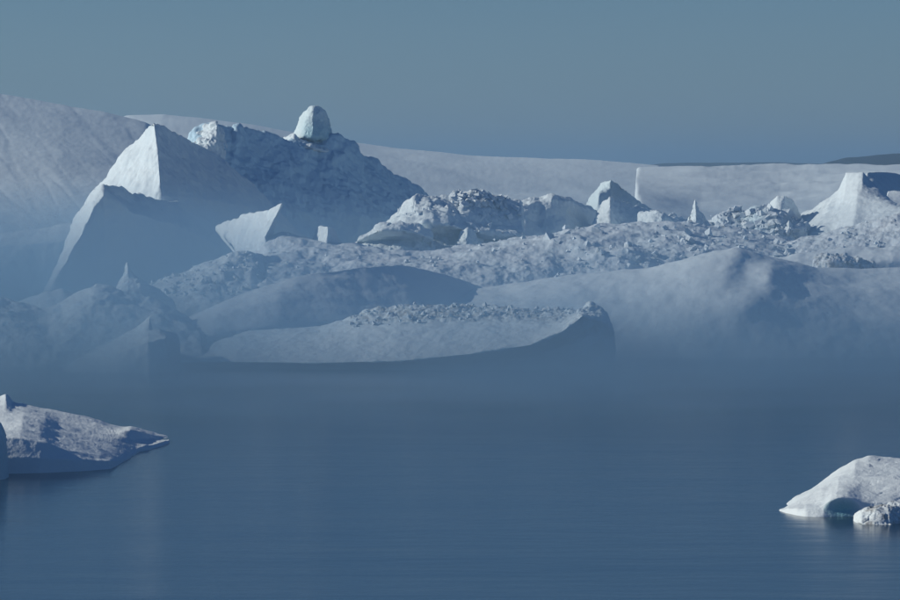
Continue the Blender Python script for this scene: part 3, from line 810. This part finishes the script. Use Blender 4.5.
near_r = ice('iceberg', [
    R(640, *[(x, None, d) for x, d in zip(_hx, _hd)]),
    R(641, *[(x, 511.5 if x < 820 else 510, d) for x, d in zip(_hx, _hd)]),
    R(642, *[(x, y, d) for x, d, y in zip(_hx, (12, 8, 4.6, 2.6, 1.9, 1.6, 1.5, 1.6, 1.8, 2.1, 2.5, 3.0, 3.6, 4, 8), (510, 508.5, 508, 507.5, 507, 504.5, 500, 497.5, 496.5, 497, 499, 502, 503, 502, 501))]),
    R(656, (783, 508.5, 12), (788, 504, 8), (797, 499, 4), (808, 494, 2), (822, 488, 0), (838, 482, 0), (855, 480, 0), (870, 480, 0), (890, 480), (940, 480)),
    R(672, (784, 507, 12), (795, 497, 6), (808, 491, 3), (825, 481, 2), (840, 472), (855, 464.5), (868, 464), (890, 465), (940, 466)),
    R(682, (786, 506, 12), (796, 496, 6), (810, 489, 4), (825, 480, 3), (840, 470, 1), (855, 461, 0), (870, 456.5), (880, 457.5), (890, 457), (940, 460))],
    M_NEAR, smooth=7, step=0.6, back=25, noise=[('fbm', 9, 0.3), ('cell', 2.2, 0.1, None, lambda x, y: sstep(860, 870, x)), ('fbm', 1.5, 0.06)], seed=48,
    clear=lambda x, y: np.clip(1 - (((x - 842) / 19) ** 2 + ((y - 510) / 12) ** 2), 0, 1) ** 0.5,
    label='white sloping iceberg with a teal hollow at its waterline, near water at right')
ice('ice_chunk', [
    R(628, (853, None, 6), (862, None, 1), (875, None), (890, None), (905, None, 2), (940, None, 6)),
    R(628.5, (854, 520, 6), (862, 520, 1), (875, 522), (890, 525), (905, 526, 2), (940, 526, 6)),
    R(631, (856, 515, 6), (863, 511, 2), (875, 508), (888, 506), (905, 505, 1), (940, 505, 5)),
    R(634, (858, 514, 6), (866, 508.5, 2), (876, 506), (890, 503.5), (905, 502, 1), (940, 503, 5))],
    M_NEAR, smooth=2, step=0.5, back=6, noise=[('cell', 1.6, 0.35), ('fbm', 2, 0.2), ('fbm', 0.7, 0.06)], seed=49, cat='ice chunk',
    dirt=lambda x, y: 1.0 * sstep(860, 868, x), label='small dirt-speckled ice chunk floating before the white iceberg at lower right')

#@@HAZE
# ------------------------------------------------------------------ air
def box_object(name, x0, x1, y0, y1, z0, z1):
    V = [(x, y, z) for x in (x0, x1) for y in (y0, y1) for z in (z0, z1)]
    F = [(0, 1, 3, 2), (4, 6, 7, 5), (0, 4, 5, 1), (2, 3, 7, 6), (0, 2, 6, 4), (1, 5, 7, 3)]
    me = bpy.data.meshes.new(name); me.from_pydata(V, [], F); me.update()
    o = bpy.data.objects.new(name, me); COL.objects.link(o)
    o['kind'] = 'stuff'
    return o


def volume_material(name, color, density, aniso):
    m = bpy.data.materials.new(name); m.use_nodes = True
    n, l = m.node_tree.nodes, m.node_tree.links
    n.remove(n['Principled BSDF'])
    v = n.new('ShaderNodeVolumePrincipled')
    v.inputs['Color'].default_value = (*color, 1)
    v.inputs['Density'].default_value = density
    v.inputs['Anisotropy'].default_value = aniso
    l.new(v.outputs[0], n['Material Output'].inputs['Volume'])
    return m, v


hz = box_object('haze', -42000, 42000, -2500, 46000, -4.5, 140)
mh, _ = volume_material('thin_air_haze', (0.46, 0.74, 1.0), 0.00011, 0.3)
hz.data.materials.append(mh)
hz['label'] = 'thin bluish air haze over the whole fjord'

mist = box_object('mist_bank', -420, 420, 800, 1560, -4.0, 46)
mm, v = volume_material('low_sea_mist', (0.46, 0.75, 1.0), 0.0, 0.53)
n, l = mm.node_tree.nodes, mm.node_tree.links
geo = n.new('ShaderNodeNewGeometry')
sep = n.new('ShaderNodeSeparateXYZ'); l.new(geo.outputs['Position'], sep.inputs[0])


def math_node(op, a, b=None, clamp=False):
    q = n.new('ShaderNodeMath'); q.operation = op; q.use_clamp = clamp
    for i, s in enumerate((a, b)):
        if s is None:
            continue
        if isinstance(s, (int, float)):
            q.inputs[i].default_value = s
        else:
            l.new(s, q.inputs[i])
    return q.outputs[0]


def ramp(src, a, b, lo=0.0, hi=1.0):
    q = n.new('ShaderNodeMapRange'); q.interpolation_type = 'SMOOTHSTEP'
    q.inputs['From Min'].default_value = a; q.inputs['From Max'].default_value = b
    q.inputs['To Min'].default_value = lo; q.inputs['To Max'].default_value = hi
    l.new(src, q.inputs['Value'])
    return q.outputs[0]


tn = n.new('ShaderNodeTexNoise'); tn.inputs['Scale'].default_value = 0.018; tn.inputs['Detail'].default_value = 2
l.new(geo.outputs['Position'], tn.inputs['Vector'])
nz = ramp(tn.outputs['Fac'], 0.3, 0.7, 0.35, 1.6)
depth_in = math_node('MULTIPLY', ramp(sep.outputs['Y'], 820, 1090, 0.0, 1.0), ramp(sep.outputs['Y'], 1400, 1540, 1.0, 0.0))
side = math_node('MULTIPLY', ramp(sep.outputs['X'], -410, -330, 0.0, 1.0), ramp(sep.outputs['X'], 330, 410, 1.0, 0.0))
left = ramp(sep.outputs['X'], -12, -70, 0.0, 1.0)
scale_h = math_node('ADD', math_node('MULTIPLY', left, 6.0), 10.0)
fall = math_node('EXPONENT', math_node('MULTIPLY', math_node('DIVIDE', math_node('MAXIMUM', sep.outputs['Z'], 0.0), scale_h), -1.0))
top = ramp(sep.outputs['Z'], 30, 45, 1.0, 0.0)
dens = math_node('MULTIPLY', math_node('MULTIPLY', math_node('MULTIPLY', nz, fall), math_node('MULTIPLY', depth_in, side)), top)
dens = math_node('MULTIPLY', dens, 0.0245)
l.new(dens, v.inputs['Density'])
mist.data.materials.append(mm)
mist['label'] = 'low blue sea mist lying along the foot of the ice'
try:
    mm.cycles.volume_step_rate = 1.0
except Exception:
    pass
